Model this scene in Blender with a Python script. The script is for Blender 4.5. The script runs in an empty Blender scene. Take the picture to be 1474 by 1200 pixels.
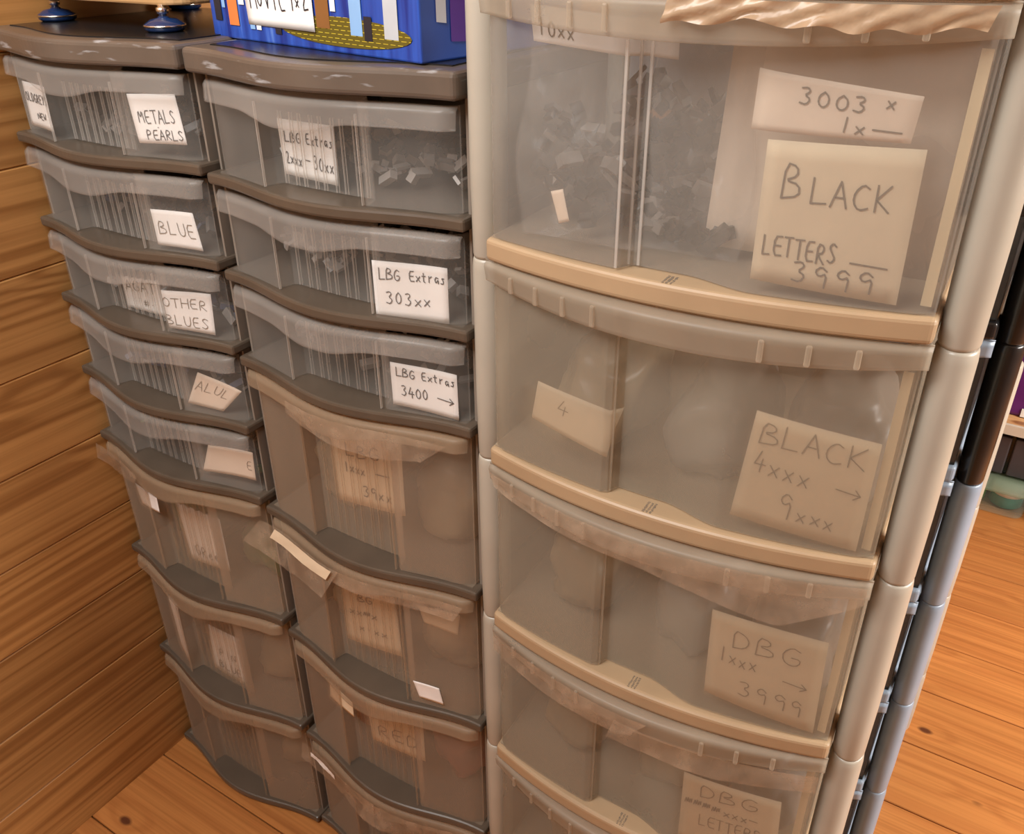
import bpy, bmesh, math, random
from mathutils import Matrix, Vector
random.seed(7)
scene = bpy.context.scene
COL = scene.collection

# ---------------------------------------------------------------- camera
P, Y, RL = math.radians(29.7382), math.radians(-32.3278), math.radians(-0.3852)
fw = Vector((math.sin(Y)*math.cos(P), math.cos(Y)*math.cos(P), -math.sin(P)))
r0 = Vector((math.cos(Y), -math.sin(Y), 0)); u0 = r0.cross(fw)
rt = r0*math.cos(RL)+u0*math.sin(RL); up = -r0*math.sin(RL)+u0*math.cos(RL)
cam = bpy.data.cameras.new('camera'); cam.sensor_width = 36; cam.lens = 36*1257/1474; cam.clip_start = .02
co = bpy.data.objects.new('camera', cam); COL.objects.link(co)
m = Matrix((rt, up, -fw)).transposed().to_4x4(); m.translation = (1.3323, -.7362, 1.5837); co.matrix_world = m
scene.camera = co
# ---------------------------------------------------------------- light
w = bpy.data.worlds.new('world'); scene.world = w; w.use_nodes = True
w.node_tree.nodes['Background'].inputs[0].default_value = (1, .80, .60, 1)
w.node_tree.nodes['Background'].inputs[1].default_value = .34
def area(name, loc, target, sx, sy, power, col):
    l = bpy.data.lights.new(name, 'AREA'); l.shape = 'RECTANGLE'; l.size = sx; l.size_y = sy; l.energy = power; l.color = col
    o = bpy.data.objects.new(name, l); COL.objects.link(o); o.location = loc
    o.rotation_euler = (Vector(target)-Vector(loc)).to_track_quat('-Z', 'Y').to_euler()
area('side_window_light', (3.45, .9, 1.7), (1.2, .8, .5), 1.5, 1.2, 150, (1, .96, .90))
area('overhead_fill_light', (.62, -.98, 2.45), (.5, .05, 1.3), .9, .7, 38, (.97, .97, .96))  # unseen lamp added overhead to brighten the upper drawers
vs = scene.view_settings; vs.view_transform = 'Standard'; vs.look = 'None'; vs.gamma = 1; vs.exposure = 0.0; vs.use_curve_mapping = False
scene.cycles.transparent_max_bounces = 32

# ---------------------------------------------------------------- materials
def mat(name):
    M = bpy.data.materials.new(name); M.use_nodes = True; nt = M.node_tree; nt.nodes.clear()
    out = nt.nodes.new('ShaderNodeOutputMaterial')
    def N(t, **k):
        n = nt.nodes.new('ShaderNode'+t)
        for a, v in k.items():
            if a[0] == '_': setattr(n, a[1:], v)
        return n
    return M, nt, out, N, nt.links.new
def ramp(n, stops):
    cr = n.color_ramp
    while len(cr.elements) < len(stops): cr.elements.new(.5)
    for e, (p, c) in zip(cr.elements, stops): e.position = p; e.color = (*c, 1)
def plastic(name, col, rough=.4, var=.12, spec=.5, scratch=0, scol=(.5, .5, .5)):
    M, nt, out, N, L = mat(name)
    b = N('BsdfPrincipled'); tc = N('TexCoord'); no = N('TexNoise'); no.inputs['Scale'].default_value = 14; no.inputs['Detail'].default_value = 5
    L(tc.outputs['Object'], no.inputs['Vector']); r = N('ValToRGB')
    ramp(r, [(.3, tuple(c*(1-var) for c in col)), (.7, tuple(min(1, c*(1+var)) for c in col))])
    L(no.outputs[0], r.inputs[0]); cur = r.outputs[0]
    if scratch:
        mp = N('Mapping'); mp.inputs['Scale'].default_value = (9, 9, 55); mp.inputs['Rotation'].default_value = (0, .35, 0)
        L(tc.outputs['Object'], mp.inputs[0]); n2 = N('TexNoise'); n2.inputs['Scale'].default_value = 2.2; n2.inputs['Detail'].default_value = 6
        L(mp.outputs[0], n2.inputs['Vector']); r2 = N('ValToRGB'); ramp(r2, [(.63, (0, 0, 0)), (.72, (scratch,)*3)]); L(n2.outputs[0], r2.inputs[0])
        mx = N('MixRGB'); L(r2.outputs[0], mx.inputs[0]); L(cur, mx.inputs[1]); mx.inputs[2].default_value = (*scol, 1); cur = mx.outputs[0]
    L(cur, b.inputs['Base Color']); b.inputs['Roughness'].default_value = rough; b.inputs['Specular IOR Level'].default_value = spec
    L(b.outputs[0], out.inputs[0]); return M
def haze(name, col, alpha, rough=.35, var=.25, trans=.5, spec=.5, scale=9):
    """translucent polypropylene: part clear, part scattering"""
    M, nt, out, N, L = mat(name)
    b = N('BsdfPrincipled'); b.inputs['Base Color'].default_value = (*col, 1); b.inputs['Roughness'].default_value = rough; b.inputs['Specular IOR Level'].default_value = spec
    t = N('BsdfTranslucent'); t.inputs[0].default_value = (*col, 1); a = N('MixShader'); a.inputs[0].default_value = trans
    L(b.outputs[0], a.inputs[1]); L(t.outputs[0], a.inputs[2])
    tr = N('BsdfTransparent'); mx = N('MixShader'); L(tr.outputs[0], mx.inputs[1]); L(a.outputs[0], mx.inputs[2])
    tc = N('TexCoord'); no = N('TexNoise'); no.inputs['Scale'].default_value = scale; no.inputs['Detail'].default_value = 6; L(tc.outputs['Object'], no.inputs['Vector'])
    mr = N('MapRange'); mr.inputs[1].default_value = .3; mr.inputs[2].default_value = .7; mr.inputs[3].default_value = alpha*(1-var); mr.inputs[4].default_value = min(1, alpha*(1+var))
    L(no.outputs[0], mr.inputs[0]); L(mr.outputs[0], mx.inputs[0]); L(mx.outputs[0], out.inputs[0]); return M
def wood(name, light, dark, knot, along, rough=.45, freq=16, ringk=1.0, st=.9, cr=7.0, ks=(5., 2.6)):
    """pine: contour grain stretched along an axis, knots, per-plank offset"""
    M, nt, out, N, L = mat(name)
    b = N('BsdfPrincipled'); tc = N('TexCoord'); oi = N('ObjectInfo'); ad = N('VectorMath'); ad.operation = 'ADD'
    sc = N('VectorMath'); sc.operation = 'SCALE'; cb = N('CombineXYZ')
    for i in range(3): L(oi.outputs['Random'], cb.inputs[i])
    L(cb.outputs[0], sc.inputs[0]); sc.inputs[3].default_value = 37.0
    L(tc.outputs['Object'], ad.inputs[0]); L(sc.outputs[0], ad.inputs[1])
    mp = N('Mapping'); s = [cr]*3; s[along] = st; mp.inputs['Scale'].default_value = s; L(ad.outputs[0], mp.inputs[0])
    no = N('TexNoise'); no.inputs['Scale'].default_value = 1.0; no.inputs['Detail'].default_value = 1.0; no.inputs['Roughness'].default_value = .35; L(mp.outputs[0], no.inputs['Vector'])
    # knots
    mk = N('Mapping'); s = [ks[0]]*3; s[along] = ks[1]; mk.inputs['Scale'].default_value = s; L(ad.outputs[0], mk.inputs[0])
    vo = N('TexVoronoi'); vo.inputs['Scale'].default_value = 1.0; L(mk.outputs[0], vo.inputs['Vector'])
    kb = N('MapRange'); kb.inputs[1].default_value = 0; kb.inputs[2].default_value = .35; kb.inputs[3].default_value = .16; kb.inputs[4].default_value = 0; L(vo.outputs['Distance'], kb.inputs[0])
    sm_ = N('Math'); sm_.operation = 'ADD'; L(no.outputs[0], sm_.inputs[0]); L(kb.outputs[0], sm_.inputs[1])
    mu = N('Math'); mu.operation = 'MULTIPLY'; mu.inputs[1].default_value = freq*6.28; L(sm_.outputs[0], mu.inputs[0])
    si = N('Math'); si.operation = 'SINE'; L(mu.outputs[0], si.inputs[0])
    r = N('ValToRGB'); mid = tuple(l+(d-l)*.35*ringk for l, d in zip(light, dark))
    ramp(r, [(.1, light), (.62, mid), (.95, tuple(l+(d-l)*ringk for l, d in zip(light, dark)))])
    mr = N('MapRange'); mr.inputs[1].default_value = -1; L(si.outputs[0], mr.inputs[0]); L(mr.outputs[0], r.inputs[0])
    kn = N('ValToRGB'); ramp(kn, [(.045, (1, 1, 1)), (.085, (0, 0, 0))]); L(vo.outputs['Distance'], kn.inputs[0])
    mx = N('MixRGB'); L(kn.outputs[0], mx.inputs[0]); L(r.outputs[0], mx.inputs[1]); mx.inputs[2].default_value = (*knot, 1)
    # plank to plank tone
    hs = N('HueSaturation'); L(mx.outputs[0], hs.inputs['Color']); mv = N('MapRange'); mv.inputs[3].default_value = .84; mv.inputs[4].default_value = 1.12
    L(oi.outputs['Random'], mv.inputs[0]); L(mv.outputs[0], hs.inputs['Value'])
    mf = N('Mapping'); s = [130.]*3; s[along] = 2.5; mf.inputs['Scale'].default_value = s; L(ad.outputs[0], mf.inputs[0])
    nf = N('TexNoise'); nf.inputs['Scale'].default_value = 1; nf.inputs['Detail'].default_value = 2; L(mf.outputs[0], nf.inputs['Vector'])
    rf = N('ValToRGB'); ramp(rf, [(.35, (.72, .68, .62)), (.6, (1, 1, 1))]); L(nf.outputs[0], rf.inputs[0])
    ml = N('MixRGB'); ml.blend_type = 'MULTIPLY'; ml.inputs[0].default_value = .7; L(hs.outputs[0], ml.inputs[1]); L(rf.outputs[0], ml.inputs[2])
    L(ml.outputs[0], b.inputs['Base Color']); b.inputs['Roughness'].default_value = rough; L(b.outputs[0], out.inputs[0]); return M
def paper(name, col=(.82, .80, .77)):
    M, nt, out, N, L = mat(name); b = N('BsdfPrincipled'); b.inputs['Roughness'].default_value = .8; b.inputs['Specular IOR Level'].default_value = .15
    tc = N('TexCoord'); no = N('TexNoise'); no.inputs['Scale'].default_value = 30; L(tc.outputs['Object'], no.inputs['Vector'])
    r = N('ValToRGB'); ramp(r, [(.3, tuple(c*.94 for c in col)), (.7, col)]); L(no.outputs[0], r.inputs[0]); L(r.outputs[0], b.inputs['Base Color']); L(b.outputs[0], out.inputs[0]); return M

M_wall = wood('pine_cladding', (.47, .235, .075), (.26, .105, .025), (.07, .025, .01), 1, freq=10, st=.28, cr=13, ringk=.7)
M_floor = wood('pine_floor', (.56, .225, .062), (.41, .14, .035), (.13, .04, .015), 0, ks=(8., 4.5), rough=.38, freq=7, st=.3, cr=8, ringk=.45)
M_board = wood('beech_board', (.58, .36, .17), (.40, .22, .09), (.4, .2, .1), 0, freq=9, ringk=.6)
M_frame = plastic('grey_brown_plastic', (.098, .073, .052), .30, .12)
M_cap = plastic('scratched_grey_plastic', (.12, .093, .072), .28, .12, scratch=.75, scol=(.42, .43, .44))
M_side = plastic('grey_side_plastic', (.22, .185, .15), .4, .1)
M_clear = haze('clear_drawer_plastic', (.70, .66, .60), .145, .22, .2)
M_clearlip = haze('clear_lip_plastic', (.68, .63, .57), .21, .22, .2, trans=.35)
M_rib = haze('clear_rib_plastic', (.80, .76, .70), .34, .25, .2, trans=.3)
M_frost = haze('frosted_drawer_plastic', (.70, .56, .42), .34, .4, .1, scale=5)
M_frostlip = haze('frosted_lip_plastic', (.64, .49, .335), .36, .4, .12, scale=5)
M_frostrib = haze('frosted_rib_plastic', (.68, .54, .39), .26, .4, .1, trans=.3)
M_milk = haze('milky_drawer_plastic', (.60, .53, .42), .36, .33, .10, scale=5)
M_milk1 = haze('thinner_milky_plastic', (.56, .525, .47), .26, .28, .12, scale=5)
M_milklip = haze('milky_lip_plastic', (.66, .58, .46), .42, .35, .15)
M_beige = plastic('beige_tier_plastic', (.42, .295, .175), .45, .06)
M_post = plastic('pale_grey_post_plastic', (.43, .395, .325), .34, .05)
M_litwall = plastic('lit_wall_cream', (.80, .66, .42), .5, .04)  # bright cream carries the light on the drawers' side wall
M_tape = haze('packing_tape', (.66, .52, .38), .36, .18, .45, trans=.3, spec=.7, scale=40)
M_tapeb = haze('brown_crumpled_tape', (.66, .47, .30), .72, .25, .2, trans=.3, spec=.6, scale=40)
M_paper = paper('white_note_paper', (.90, .885, .86)); M_card = paper('cream_card', (.78, .655, .47)); M_pink = paper('pinkish_card', (.80, .67, .54))
M_ink = plastic('pen_ink', (.045, .04, .045), .7, .05, .1)
M_ink2 = plastic('faded_pen_ink', (.20, .16, .12), .8, .05, .1)
M_black = plastic('black_plastic', (.012, .012, .013), .25, .1)
M_darkclear = haze('smoked_drawer_plastic', (.05, .045, .04), .75, .3, .1)
M_blue = plastic('blue_grey_plastic', (.26, .33, .42), .35, .06)
M_bag = haze('clear_bag_film', (.75, .72, .68), .12, .12, .5, trans=.3, spec=.9, scale=25)
M_steel, nt, out, N, L = mat('steel_bolt'); b = N('BsdfPrincipled'); b.inputs['Metallic'].default_value = 1; b.inputs['Roughness'].default_value = .22; b.inputs['Base Color'].default_value = (.8, .76, .7, 1); L(b.outputs[0], out.inputs[0])
M_footblue = plastic('dark_blue_gloss', (.01, .03, .10), .12, .1, .9)
BR = {'grey': plastic('brick_grey', (.23, .21, .19), .35, .1), 'lgrey': plastic('brick_light_grey', (.45, .42, .39), .35, .1), 'white': plastic('brick_white', (.7, .69, .66), .35, .05),
      'blue': plastic('brick_blue', (.12, .15, .24), .35, .1), 'green': plastic('brick_green', (.12, .18, .07), .35, .1), 'red': plastic('brick_red', (.30, .07, .04), .35, .1),
      'black': plastic('brick_black', (.03, .028, .026), .35, .1), 'tan': plastic('brick_tan', (.30, .22, .13), .35, .1)}

# ---------------------------------------------------------------- helpers
def link(name, me, mats, parent=None, loc=None, rz=0, smooth=False):
    o = bpy.data.objects.new(name, me); COL.objects.link(o)
    for M in (mats if isinstance(mats, (list, tuple)) else [mats]): me.materials.append(M)
    if parent is not None: o.parent = parent
    if loc is not None: o.location = loc
    if rz: o.rotation_euler.z = rz
    if smooth:
        for p in me.polygons: p.use_smooth = True
    return o
def mesh(name, v, f, mats, parent=None, loc=None, rz=0, smooth=False):
    me = bpy.data.meshes.new(name); me.from_pydata(v, [], f); me.update()
    return link(name, me, mats, parent, loc, rz, smooth)
def empty(name, loc, rz, label, cat, group=None):
    o = bpy.data.objects.new(name, None); COL.objects.link(o); o.location = loc; o.rotation_euler.z = rz
    return tag(o, label, cat, group)
def tag(o, label=None, cat=None, group=None, kind=None):
    if label: o['label'] = label
    if cat: o['category'] = cat
    if group: o['group'] = group
    if kind: o['kind'] = kind
    return o
def solid(o, t, off=1):
    md = o.modifiers.new('thick', 'SOLIDIFY'); md.thickness = t; md.offset = off; return o
def bevel(o, wd, seg=2):
    md = o.modifiers.new('bevel', 'BEVEL'); md.width = wd; md.segments = seg; md.limit_method = 'ANGLE'; md.angle_limit = math.radians(40); return o
class MB:
    def __init__(s): s.v = []; s.f = []
    def box(s, a, b):
        n = len(s.v); (x0, y0, z0), (x1, y1, z1) = a, b
        s.v += [(x0, y0, z0), (x1, y0, z0), (x1, y1, z0), (x0, y1, z0), (x0, y0, z1), (x1, y0, z1), (x1, y1, z1), (x0, y1, z1)]
        s.f += [tuple(n+i for i in q) for q in ((0, 3, 2, 1), (4, 5, 6, 7), (0, 1, 5, 4), (1, 2, 6, 5), (2, 3, 7, 6), (3, 0, 4, 7))]; return s
    def grid(s, fn, nu, nv, flip=False):
        n = len(s.v)
        for j in range(nv+1):
            for i in range(nu+1): s.v.append(tuple(fn(i/nu, j/nv)))
        for j in range(nv):
            for i in range(nu):
                q = (n+j*(nu+1)+i, n+j*(nu+1)+i+1, n+(j+1)*(nu+1)+i+1, n+(j+1)*(nu+1)+i)
                s.f.append(q[::-1] if flip else q)
        return s
    def prism(s, pts, z0, z1):
        n = len(s.v); k = len(pts); s.v += [(x, y, z0) for x, y in pts]+[(x, y, z1) for x, y in pts]
        s.f.append(tuple(range(n+k-1, n-1, -1))); s.f.append(tuple(range(n+k, n+2*k)))
        for i in range(k): j = (i+1) % k; s.f.append((n+i, n+j, n+k+j, n+k+i))
        return s
    def lathe(s, prof, c, seg=24, ex=1, ey=1):
        n = len(s.v)
        for r, z in prof:
            for i in range(seg): a = 2*math.pi*i/seg; s.v.append((c[0]+r*ex*math.cos(a), c[1]+r*ey*math.sin(a), c[2]+z))
        for j in range(len(prof)-1):
            for i in range(seg): k = (i+1) % seg; s.f.append((n+j*seg+i, n+j*seg+k, n+(j+1)*seg+k, n+(j+1)*seg+i))
        s.f.append(tuple(n+i for i in range(seg-1, -1, -1))); s.f.append(tuple(n+(len(prof)-1)*seg+i for i in range(seg))); return s
    def build(s, name, mats, parent=None, loc=None, rz=0, smooth=False): return mesh(name, s.v, s.f, mats, parent, loc, rz, smooth)
def sm(a, b, x): x = min(1, max(0, (x-a)/(b-a))); return x*x*(3-2*x)
def lerp(a, b, t): return a+(b-a)*t

# ---------------------------------------------------------------- room: floor, walls
def struct(name, **k): return None
fl = MB().box((-.1, -2.6, -.06), (3.6, 2.62, -.021)).build('floor', plastic('subfloor_dark', (.05, .03, .02), .9)); tag(fl, 'orange pine plank floor', 'floor', kind='structure')
fp = MB().box((-1.85, -.0878, -.02), (1.85, .0878, 0)); pm = bpy.data.meshes.new('plank'); pm.from_pydata(fp.v, [], fp.f); pm.materials.append(M_floor)
for k in range(-14, 15):
    o = bpy.data.objects.new('plank', pm); COL.objects.link(o); o.parent = fl; o.location = (1.75, -.0515+.178*(k+.5), 0); bevel(o, .0015, 1)
WX = -.0075
wl = MB().box((-.10, -2.6, 0), (-.035, 2.62, 2.84)).build('wall_left', plastic('wall_backing', (.12, .07, .03), .9)); tag(wl, 'knotty pine clad wall beside the tall drawers', 'wall', kind='structure')
wp = MB().box((-.027, -2.6, -.0788), (0, 2.6, .0788)); wm = bpy.data.meshes.new('plank'); wm.from_pydata(wp.v, [], wp.f); wm.materials.append(M_wall)
for k in range(18):
    o = bpy.data.objects.new('plank', wm); COL.objects.link(o); o.parent = wl; o.location = (WX, 0, -.002+.158*(k+.5)); bevel(o, .0022, 1)
wb = MB().box((-.1, 2.62, 0), (3.6, 2.7, 2.84)).build('wall_back', plastic('wall_backing_rear', (.12, .07, .03), .9)); tag(wb, 'pine clad wall behind the far shelves', 'wall', kind='structure')
bp = MB().box((-1.85, -.02, -.0783), (1.85, 0, .0783)); bm_ = bpy.data.meshes.new('plank'); bm_.from_pydata(bp.v, [], bp.f)
bm_.materials.append(wood('pine_cladding_rear', (.64, .33, .105), (.40, .16, .04), (.07, .025, .01), 0, freq=9, st=.42, cr=9))
for k in range(18):
    o = bpy.data.objects.new('plank', bm_); COL.objects.link(o); o.parent = wb; o.location = (1.75, 2.62, -.002+.158*(k+.5)); bevel(o, .004, 1)

M_ceil = plastic('pale_pine_ceiling', (.55, .40, .25), .7, .06)
for nm, a, b_, lab in (('ceiling', (-.1, -2.7, 2.84), (3.7, 2.7, 2.9), 'plain pine ceiling'), ('wall_right', (3.6, -2.6, 0), (3.7, 2.62, 2.84), 'pine wall across the aisle'), ('wall_front', (-.1, -2.7, 0), (3.6, -2.6, 2.84), 'pine wall behind the viewer')):
    tag(MB().box(a, b_).build(nm, M_ceil), lab, nm.split('_')[0], kind='structure')

# ---------------------------------------------------------------- handwriting
GL = {'A': [[(0, 0), (.5, 1), (1, 0)], [(.2, .38), (.85, .38)]], 'B': [[(0, 0), (.08, 1), (.7, .92), (.75, .65), (.1, .52), (.9, .42), (.95, .1), (0, 0)]],
 'C': [[(.95, .85), (.55, 1), (.1, .7), (.05, .3), (.45, 0), (1, .12)]], 'D': [[(.1, 0), (.1, 1), (.7, .85), (.95, .5), (.7, .1), (.1, 0)]],
 'E': [[(.9, 1), (.1, .97), (.1, 0), (.95, .03)], [(.1, .5), (.8, .52)]], 'F': [[(.9, 1), (.1, .97), (.1, 0)], [(.1, .5), (.8, .52)]],
 'G': [[(.9, .85), (.5, 1), (.08, .65), (.1, .2), (.5, 0), (.9, .15), (.95, .45), (.5, .45)]], 'H': [[(.08, 1), (.08, 0)], [(.92, 1), (.92, 0)], [(.08, .5), (.92, .52)]],
 'I': [[(.5, 1), (.5, 0)]], 'K': [[(.1, 1), (.1, 0)], [(.9, 1), (.12, .45), (.95, 0)]], 'L': [[(.1, 1), (.08, 0), (.9, .04)]],
 'M': [[(0, 0), (.15, 1), (.5, .3), (.85, 1), (1, 0)]], 'N': [[(.08, 0), (.1, 1), (.88, 0), (.92, 1)]], 'O': [[(.5, 1), (.1, .75), (.1, .25), (.5, 0), (.9, .25), (.9, .75), (.5, 1)]],
 'P': [[(.1, 0), (.1, 1), (.8, .9), (.8, .55), (.1, .45)]], 'R': [[(.1, 0), (.1, 1), (.8, .9), (.75, .55), (.1, .48), (.95, 0)]],
 'S': [[(.9, .85), (.5, 1), (.12, .8), (.5, .52), (.9, .25), (.5, 0), (.08, .12)]], 'T': [[(0, .98), (1, 1)], [(.5, 1), (.5, 0)]], 'U': [[(.1, 1), (.12, .2), (.5, 0), (.88, .2), (.9, 1)]],
 'V': [[(.05, 1), (.5, 0), (.95, 1)]], 'W': [[(0, 1), (.25, 0), (.5, .7), (.75, 0), (1, 1)]], 'X': [[(.1, 1), (.9, 0)], [(.9, 1), (.1, 0)]], 'Y': [[(.05, 1), (.5, .5)], [(.95, 1), (.35, 0)]],
 'Z': [[(.1, 1), (.9, 1), (.1, 0), (.9, 0)]], '0': [[(.5, .95), (.15, .7), (.15, .25), (.5, .02), (.85, .25), (.85, .7), (.5, .95)]], '1': [[(.5, 1), (.45, 0)]],
 '2': [[(.15, .8), (.5, 1), (.85, .75), (.1, 0), (.95, .06)]], '3': [[(.15, .92), (.6, 1), (.8, .78), (.4, .55), (.88, .35), (.6, 0), (.1, .08)]],
 '4': [[(.45, 1), (.08, .35), (.95, .38)], [(.65, .65), (.6, 0)]], '9': [[(.85, .8), (.5, 1), (.15, .75), (.4, .5), (.85, .7), (.8, 0)]],
 'x': [[(.15, .5), (.85, 0)], [(.85, .5), (.15, 0)]], '^': [[(.15, .95), (.8, .5)], [(.8, .95), (.15, .5)]], '-': [[(0, .42), (1, .36)]], '>': [[(-.6, .5), (.95, .4)], [(.6, .7), (.95, .4), (.55, .15)]],
 't': [[(.4, .9), (.42, .1), (.7, 0)], [(.1, .6), (.8, .62)]], 'r': [[(.2, .6), (.22, 0)], [(.22, .4), (.7, .6)]], 'a': [[(.8, .5), (.4, .6), (.15, .3), (.4, 0), (.8, .4), (.85, 0)]], 's': [[(.8, .55), (.3, .55), (.7, .3), (.6, 0), (.15, .05)]],
 'e': [[(.15, .3), (.8, .35), (.5, .6), (.15, .3), (.45, 0), (.85, .1)]], 'n': [[(.15, .6), (.15, 0)], [(.15, .4), (.5, .6), (.8, .4), (.82, 0)]],
 '#': [[(.3, 1), (.2, 0)], [(.75, 1), (.65, 0)], [(0, .65), (1, .7)], [(0, .3), (1, .35)]], '.': [[(.45, .4), (.6, .34)]], '~': [[(0, .2), (.2, .8), (.3, .1), (.5, .9), (.6, .1), (.8, .8), (.9, .2), (1, .7)]]}
def smooth_line(p):
    if len(p) < 4: return p
    q = [p[0]]
    for a, b in zip(p[:-1], p[1:]): q += [(lerp(a[0], b[0], .25), lerp(a[1], b[1], .25)), (lerp(a[0], b[0], .75), lerp(a[1], b[1], .75))]
    return q+[p[-1]]
def strokes(lines):
    """lines: (text, s0, s1, base, height[, drop to the right]) in note fractions -> polylines"""
    out = []
    for ln in lines:
        tx, s0, s1, b, h = ln[:5]; dr = ln[5] if len(ln) > 5 else 0
        cw = (s1-s0)/len(tx)
        for i, c in enumerate(tx):
            if c == ' ': continue
            jy = random.uniform(-.06, .06)*h; k = .82*random.uniform(.9, 1.08)
            for st in GL[c]: out.append(smooth_line([(s0+cw*(i+x*k), b+jy+y*h-dr*(i+x)/len(tx)) for x, y in st]))
    return out
def sheet(name, frame, corners, yf, label, lines=(), pen=.0014, ink=None, mt=None, cat='paper note', group=None, torn=False, off=.004):
    """paper sheet inside a drawer; corners TL,TR,BR,BL in (u,z) on the drawer front"""
    ox, oy, rz, W = frame
    TL, TR, BRc, BL = corners
    def uz(s, t):
        a = (lerp(BL[0], BRc[0], s), lerp(BL[1], BRc[1], s)); b = (lerp(TL[0], TR[0], s), lerp(TL[1], TR[1], s)); return lerp(a[0], b[0], t), lerp(a[1], b[1], t)
    cu, cz = uz(.5, .5); cy = yf(cu/W)+off
    rnd = random.Random(name+label); ph = rnd.uniform(0, 6)
    def P3(s, t, d=0):
        tt = t
        if torn and t > .85: tt = t+(.10*abs((s*5.3) % 1-.5))
        u, z = uz(s, tt); return (u-cu, yf(u/W)+off-cy+.0008*math.sin(3*s+ph)*math.sin(2.5*t+ph)-d, z-cz)
    c, s_ = math.cos(rz), math.sin(rz)
    wl_ = (ox+cu*c-cy*s_, oy+cu*s_+cy*c, cz)
    mb = MB().grid(lambda s, t: P3(s, t), 20 if torn else 10, 8); o = mb.build(name, mt or M_paper, None, wl_, rz, True); solid(o, .0003, -1)
    tag(o, label, cat, group or ('paper notes in the drawers' if name == 'paper_note' and off else None))
    if lines:
        v, f = [], []
        for pl in strokes(lines):
            for p, q in zip(pl[:-1], pl[1:]):
                A, B = Vector(P3(*p, .0007)), Vector(P3(*q, .0007)); d = (B-A)
                if d.length < 1e-6: continue
                d.normalize(); n = Vector((-d.z, 0, d.x))*pen*.5; e = d*pen*.3; k = len(v)
                v += [A-n-e, B-n+e, B+n+e, A+n-e]; f.append((k, k+1, k+2, k+3))
        h = mesh('handwriting', [tuple(x) for x in v], f, ink or M_ink, o)
    return o
# ---------------------------------------------------------------- contents
def pile(name, frame, u0, u1, y0, y1, z, h, n, pal, label, size=.012):
    ox, oy, rz, W = frame; rnd = random.Random(label); v, f, mi = [], [], []
    for i in range(n):
        a, b, c = size*rnd.choice((.8, 1, 1.6, 2.2)), size*rnd.choice((.8, 1)), size*rnd.choice((.35, .7, .8))
        R = Matrix.Rotation(rnd.uniform(0, 6.3), 3, 'Z') @ Matrix.Rotation(rnd.uniform(-1, 1), 3, 'X') @ Matrix.Rotation(rnd.uniform(-.9, .9), 3, 'Y')
        x = rnd.uniform(u0+.02, u1-.02); y = rnd.uniform(y0+.02, y1-.02); top = h*(.55+.45*math.sin(x*23+y*31+n))
        p = Vector((x, y, z+size*1.1+rnd.random()*max(top-size*1.3, .001))); k = len(v)
        for dx, dy, dz in ((-1, -1, -1), (1, -1, -1), (1, 1, -1), (-1, 1, -1), (-1, -1, 1), (1, -1, 1), (1, 1, 1), (-1, 1, 1)): v.append(tuple(p+R @ Vector((dx*a/2, dy*b/2, dz*c/2))))
        q = rnd.randrange(len(pal))
        for t in ((0, 3, 2, 1), (4, 5, 6, 7), (0, 1, 5, 4), (1, 2, 6, 5), (2, 3, 7, 6), (3, 0, 4, 7)): f.append(tuple(k+i_ for i_ in t)); mi.append(q)
    o = mesh(name, v, f, [BR[p] for p in pal], None, (ox, oy, 0), rz)
    for p, q in zip(o.data.polygons, mi): p.material_index = q
    tag(o, label, 'toy bricks', kind='stuff'); return o
def bag(frame, c, r, label, pal='grey', film=True):
    """soft crumpled bag filled with bricks"""
    ox, oy, rz, W = frame; rnd = random.Random(label)
    bm = bmesh.new(); bmesh.ops.create_icosphere(bm, subdivisions=4, radius=1)
    from mathutils import noise
    sd = rnd.uniform(0, 50)
    for vt in bm.verts:
        p = vt.co.copy(); k = 1+.22*noise.noise(p*1.6+Vector((sd, 0, 0)))+.09*noise.noise(p*4.5+Vector((0, sd, 0)))
        q = Vector((math.copysign(abs(p.x)**.7, p.x), math.copysign(abs(p.y)**.7, p.y), math.copysign(abs(p.z)**.75, p.z)))*k
        if q.z < -.8: q.z = -.8
        vt.co = Vector((q.x*r[0], q.y*r[1], q.z*r[2]))
    me = bpy.data.meshes.new('brick_bag'); bm.to_mesh(me); bm.free()
    cs, sn = math.cos(rz), math.sin(rz)
    o = link('brick_bag', me, BR[pal], None, (ox+c[0]*cs-c[1]*sn, oy+c[0]*sn+c[1]*cs, c[2]+r[2]*.8), rz, True)
    tag(o, label, 'bag', 'hazy bags of bricks in the drawers'); return o

# ---------------------------------------------------------------- narrow towers (left and middle)
def bow(t): t = min(1, max(0, t)); return .036*(.5-.5*math.cos(2*math.pi*t))
def fo(t): return .006-.85*bow(t)
def fc(t): return .016-.2*bow(t)
def fyA(t): k = sm(.295, .315, t)*(1-sm(.675, .695, t)); return lerp(fo(t), fc(t), k)
W = .4
def tape_strip(drawer, top, bot, yf, nm='packing_tape', mt=None, crumple=.003, n=30, rough=.12):
    """tape stuck along a lip: top/bot = lists of (u, z) followed in parallel"""
    rnd = random.Random(len(bpy.data.objects))
    def along(L_, s): x = s*(len(L_)-1); i = min(int(x), len(L_)-2); k = x-i; return lerp(L_[i][0], L_[i+1][0], k), lerp(L_[i][1], L_[i+1][1], k)
    ph = rnd.uniform(0, 9)
    def F(s, t):
        a, b = along(top, s), along(bot, s); u, z = lerp(a[0], b[0], t), lerp(a[1], b[1], t)
        return (u, yf(u, z)-.0015-crumple*(.5+.5*math.sin(9*s+ph+3*t))*(.4+.6*t)-rough*crumple*math.sin(41*s+9*t+ph), z+rough*crumple*math.sin(29*s+ph)*t)
    o = MB().grid(F, n, 5, True).build(nm, mt or M_tape, drawer, smooth=True); return o
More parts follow.
